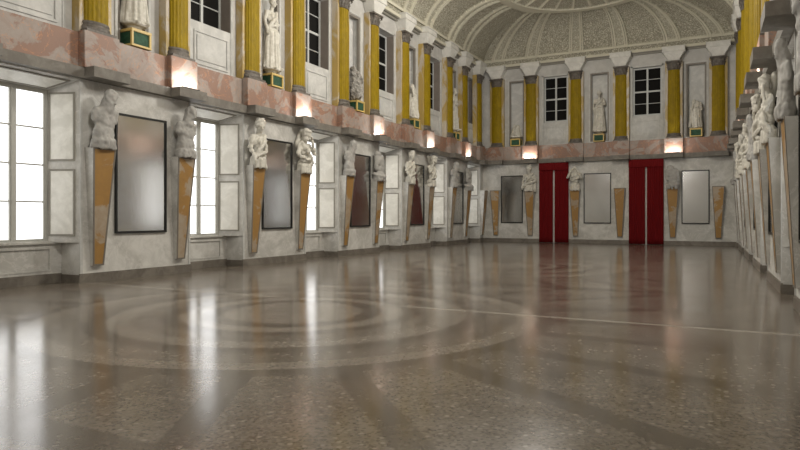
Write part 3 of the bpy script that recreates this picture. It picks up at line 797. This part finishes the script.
def S3(seed=0):                            # low stump of drapery
    bm=MB(); cap(bm,(-.05,.02,.42),(-.10,.03,.06),.09,.13); cap(bm,(.06,.03,.30),(.10,.03,.06),.10,.12); skirt(bm,.05,.36,(.22,.17),(.13,.1),12,seed); cap(bm,(.1,.0,.3),(.08,.02,.52),.05,.035); ell(bm,(0,.02,.02),(.26,.22,.05))
    return freeze(bm,.014,1,foldf(.5,.018,8,seed=seed,ero=.016))
def S4(seed=0):                            # heap of rubble-like drapery
    bm=MB(); rnd=random.Random(5)
    for i in range(26): 
        z=rnd.random()*.62; w=.24*(1-z*.35); ell(bm,((rnd.random()-.5)*2*w*.7,(rnd.random()-.5)*.24,z),(.06+.07*rnd.random(),.06+.06*rnd.random(),.07+.09*rnd.random()),(rnd.random(),rnd.random(),0))
    cap(bm,(0,0,.6),(0,0,.05),.15,.24); cap(bm,(.1,0,.75),(0,0,.3),.1,.14)
    return freeze(bm,.016,0,foldf(9,.022,7,seed=seed,ero=.05))
FIG={}
def fig(k,fn,*a):
    if k not in FIG: FIG[k]=fn(*a)
    return FIG[k]
FM={'eroded':lambda:fig('b1a',B1,0,.5,.5,-.045),'eroded2':lambda:fig('b1b',B1,5,.4,.4,-.03),'draped':lambda:fig('b2',B2,0),'leaning':lambda:fig('b3',B3,1,1),
    'leaning2':lambda:fig('b3m',B3,6,-1),'blunt':lambda:fig('b4',B4,3),'armsup':lambda:fig('b5',B5,4)}

# tapered herm pillar
herm0=None
def herm(frame,a,figure,mat,label,group,scale=1.72,mir=1,yaw=0.):
    global herm0
    zt,zb=3.56,.44; pt,pb=.36,.10; wt,wb=.345,.165
    if herm0 is None:
        o=empty('herm',frame,a,0,zb)
        m=MB().frust((-wb,wb,0,pb),(-wt,wt,0,pt),0,zt-zb); tp=part('tapered_pillar',m.mesh('tp',bevel=.006),M['wall'],o)
        # border and inlay lie on the sloping front face
        def P(u,h,v):   # u -1..1, h 0..1
            w=wb+(wt-wb)*h; return (u*w,pb+(pt-pb)*h+v,h*(zt-zb))
        bd=MB(); H=zt-zb
        def bar(u0,u1,h0,h1,v=.012):
            bd.rings([[P(u0[0],h0,q),P(u1[0],h0,q),P(u1[1],h1,q),P(u0[1],h1,q)] for q in (-.005,v)])
        e=.045
        def ui(h): return 1-e/(wb+(wt-wb)*h)
        bar((-1,-1),(-ui(0),-ui(1)),0,1); bar((ui(0),ui(1)),(1,1),0,1); bar((-ui(0),-ui(.015)),(ui(0),ui(.015)),0,.015); bar((-ui(.985),-ui(1)),(ui(.985),ui(1)),.985,1)
        b_=part('border',bd.mesh('bd'),M['inlayedge'],tp)
        il=MB(); il.rings([[P(-ui(.015),.015,q),P(ui(.015),.015,q),P(ui(.985),.985,q),P(-ui(.985),.985,q)] for q in (-.004,.005)])
        part('marble_inlay',il.mesh('il'),M['inlay'],tp); herm0=o
    else:
        o=copy_tree(herm0,skip=('figure',)); o.matrix_world=frame@Matrix.Translation((a,0,zb))
    o['label']=label; o['category']='sculpture'; o['group']=group
    if figure:
        me=FM[figure]().copy() if False else FM[figure]()
        key=(me.name,mat)
        if key not in FIG:
            m2=me.copy(); m2.materials.clear(); m2.materials.append(M[mat]); FIG[key]=m2
        f=bpy.data.objects.new('figure',FIG[key]); C.objects.link(f); f.parent=o
        f.location=(0,.29,zt-zb+.13); f.scale=(scale*mir,scale*.95,scale); f.rotation_euler=(0,0,yaw)
    return o
LH=[('eroded','statuegrey','eroded grey bust with bowed head on an amber tapered pillar, left of the nearest mirror'),
 ('eroded2','statuegrey','eroded grey bust on an amber tapered pillar, right of the nearest mirror'),
 ('draped','statue','white draped bust with arms at the waist, left of the mirror with the orange glow'),
 ('leaning','statue','white bust, head on raised hand, right of the mirror with the orange glow'),
 ('eroded','statuegrey','smooth grey bust left of the mirror filled with dull red'),
 ('blunt','statuegrey','blunt headless grey fragment of a bust right of the mirror filled with dull red'),
 ('draped','statue','white draped bust left of the mirror with the slanting red reflection'),
 ('leaning2','statue','white bust with raised arm right of the mirror with the slanting red reflection'),
 ('eroded2','statuegrey','grey bust left of the narrow-looking mirror near the far left corner'),
 ('blunt','statuegrey','blunt pale grey bust right of the narrow-looking mirror near the far left corner')]
for y,(f_,mt,lb) in zip(Lvis,LH): herm(F_L,-y,f_,mt,lb,'busts on pillars along the left wall')
herm(F_L,-41.45,None,None,'bare amber tapered pillar without a bust at the far end of the left wall','busts on pillars along the left wall').name='herm_pillar'
BH=[(None,None,'bare amber tapered pillar without a bust beside the left corner of the back wall'),
 ('draped','statue','white draped bust on amber pillar just left of the left red curtain'),
 ('armsup','statue','headless white bust with folded arms on amber pillar just right of the left red curtain'),
 (None,None,'bare half grey tapered pillar just left of the right red curtain'),
 ('blunt','statuegrey','worn lumpy grey bust on amber pillar just right of the right red curtain'),
 (None,None,'bare amber and grey tapered pillar beside the right corner of the back wall')]
for x,(f_,mt,lb) in zip(BCH,BH): herm(F_B,-x,f_,mt,lb,'busts on pillars along the back wall')
RH=[('eroded2','statuegrey','large eroded grey bust cut by the right photo edge, above a tapered pillar'),
 ('eroded','statuegrey','smooth grey bowed bust near the right photo edge, before the white ones'),
 ('leaning','statue','large white bust with bowed curly head and bent arm on the right wall'),
 ('leaning2','statue','white bowed bust with raised hand just beyond the large curly-headed one, right wall'),
 ('eroded','statuegrey','grey bust on the right wall just beyond the two big white bowed busts'),
 ('draped','statue','sixth bust along the right wall, white and draped'),
 ('draped','statue','seventh bust along the right wall, white and draped, mostly hidden'),
 ('leaning','statue','eighth bust along the right wall, mostly hidden'),
 ('eroded','statuegrey','ninth bust along the right wall, grey, mostly hidden'),
 ('blunt','statuegrey','tenth bust along the right wall, grey, nearest the back wall')]
for y,(f_,mt,lb) in zip(Rvis,RH): herm(F_R,y-YB-SH_R,f_,mt,lb,'busts on pillars along the right wall',1.6).scale=(1,.72,1)

# niche statues on green and gilt pedestals
ped0=None
def pedestal(frame,a,label,group):
    global ped0
    if ped0 is None:
        o=empty('pedestal',frame,a,P0-.26,6.602)
        m=MB().box(-.31,.31,.02,.60,.04,.44); part('body',m.mesh('pb'),M['green'],o)
        m=MB().box(-.35,.35,.0,.64,0,.06).box(-.35,.35,.0,.64,.42,.50)
        for sx in (-1,1):
            for yy in (.0,.57): m.box(min(sx*.345,sx*.275),max(sx*.345,sx*.275),yy,yy+.065,.06,.42)
        part('gilt_moulding',m.mesh('gm',bevel=.006),M['gold'],o); ped0=o
    else: o=copy_tree(ped0); o.matrix_world=frame@Matrix.Translation((a,P0-.26,6.602))
    o['label']=label; o['category']='pedestal'; o['group']=group
SF={'robed':lambda:fig('s1',S1,0),'robed2':lambda:fig('s1b',S1,3),'headless':lambda:fig('s2',S2,2),'stump':lambda:fig('s3',S3,1),'rubble':lambda:fig('s4',S4,0)}
def niche_statue(frame,a,kind,mat,scale,label,plabel,group,yaw=0,name='statue'):
    pedestal(frame,a,plabel,'pedestals in the niches')
    me=SF[kind](); key=(me.name,mat); zlow=min(v.co.z for v in me.vertices)
    if key not in FIG: m2=me.copy(); m2.materials.clear(); m2.materials.append(M[mat]); FIG[key]=m2
    o=bpy.data.objects.new(name,FIG[key]); C.objects.link(o); o.matrix_world=frame@Matrix.Translation((a,P0+.06,7.104-zlow*scale))@Matrix.Rotation(yaw,4,'Z')@Matrix.Diagonal((scale,scale,scale,1))
    o['label']=label; o['category']='statue'; o['group']=group
G='statues in the niches'
nm=[(a+b)/2 for a,b in NI[3:]]
niche_statue(F_L,-nm[0],'robed2','statue',1.5,'large white robed statue on the left wall cut off by the top of the photo','green and gilt pedestal nearest the camera on the left ledge',G)
niche_statue(F_L,-nm[1],'robed','statue',1.5,'white robed statue standing complete in the second niche of the left wall','green and gilt pedestal under the complete statue of the left wall',G)
niche_statue(F_L,-nm[2],'rubble','rock',1.5,'dark grey rubble-like remnant of a statue in the third niche of the left wall','green and gilt pedestal under the dark grey remnant',G,name='statue_fragment')
niche_statue(F_L,-nm[3],'headless','statue',1.5,'pale headless robed statue in the fourth niche of the left wall','green and gilt pedestal under the headless robe of the left wall',G)
niche_statue(F_L,-nm[4],'robed','statue',1.45,'small-looking pale statue in the last niche of the left wall','green and gilt pedestal in the last niche of the left wall',G)
niche_statue(F_B,12.50,'stump','statue',1.65,'low broken stump of white drapery in the left niche of the back wall','green and gilt pedestal in the left niche of the back wall',G,name='statue_fragment')
niche_statue(F_B,6.96,'robed','statue',1.45,'white standing woman statue in the middle niche of the back wall','green and gilt pedestal in the middle niche of the back wall',G)
niche_statue(F_B,1.27,'headless','statue',1.38,'broken white headless statue in the right niche of the back wall','green and gilt pedestal in the right niche of the back wall',G,.2)

# ------------------------------------------------------------------ light
w=bpy.data.worlds.new('World'); bpy.context.scene.world=w; w.use_nodes=True
w.node_tree.nodes['Background'].inputs[0].default_value=(.9,.95,1,1); w.node_tree.nodes['Background'].inputs[1].default_value=.0
def area(name,loc,rot,sx,sy,e,col=(1,.95,.86)):
    l=bpy.data.lights.new(name,'AREA'); l.shape='RECTANGLE'; l.size=sx; l.size_y=sy; l.energy=e; l.color=col
    o=bpy.data.objects.new(name,l); C.objects.link(o); o.location=loc; o.rotation_euler=rot; return o
# added fill lights high on the hall's axis, with no fixtures behind them
def fill_light(loc,e,r=.7,col=(1,.955,.885)):
    l=bpy.data.lights.new('fill_light','POINT'); l.shadow_soft_size=r; l.energy=e; l.color=col
    o=bpy.data.objects.new('fill_light',l); C.objects.link(o); o.location=loc
for y0,z0,e in ((-3,8.5,550),(8,8.5,950),(18,10,1650),(27,12.0,1500)): fill_light((-6.98,y0,z0),e)

# ------------------------------------------------------------------ camera
cam=bpy.data.cameras.new('cam'); co=bpy.data.objects.new('camera',cam); C.objects.link(co)
cam.sensor_width=36; cam.lens=36*623/800; cam.shift_y=-8.5/800; cam.clip_end=200; cam.clip_start=.05
co.location=(0,0,1.75); co.rotation_euler=(PI/2,0,math.atan((719.5-400)/623))
sc=bpy.context.scene; sc.camera=co
sc.view_settings.view_transform='Standard'; sc.view_settings.look='None'; sc.view_settings.gamma=1; sc.view_settings.use_curve_mapping=False
sc.view_settings.exposure=0.22
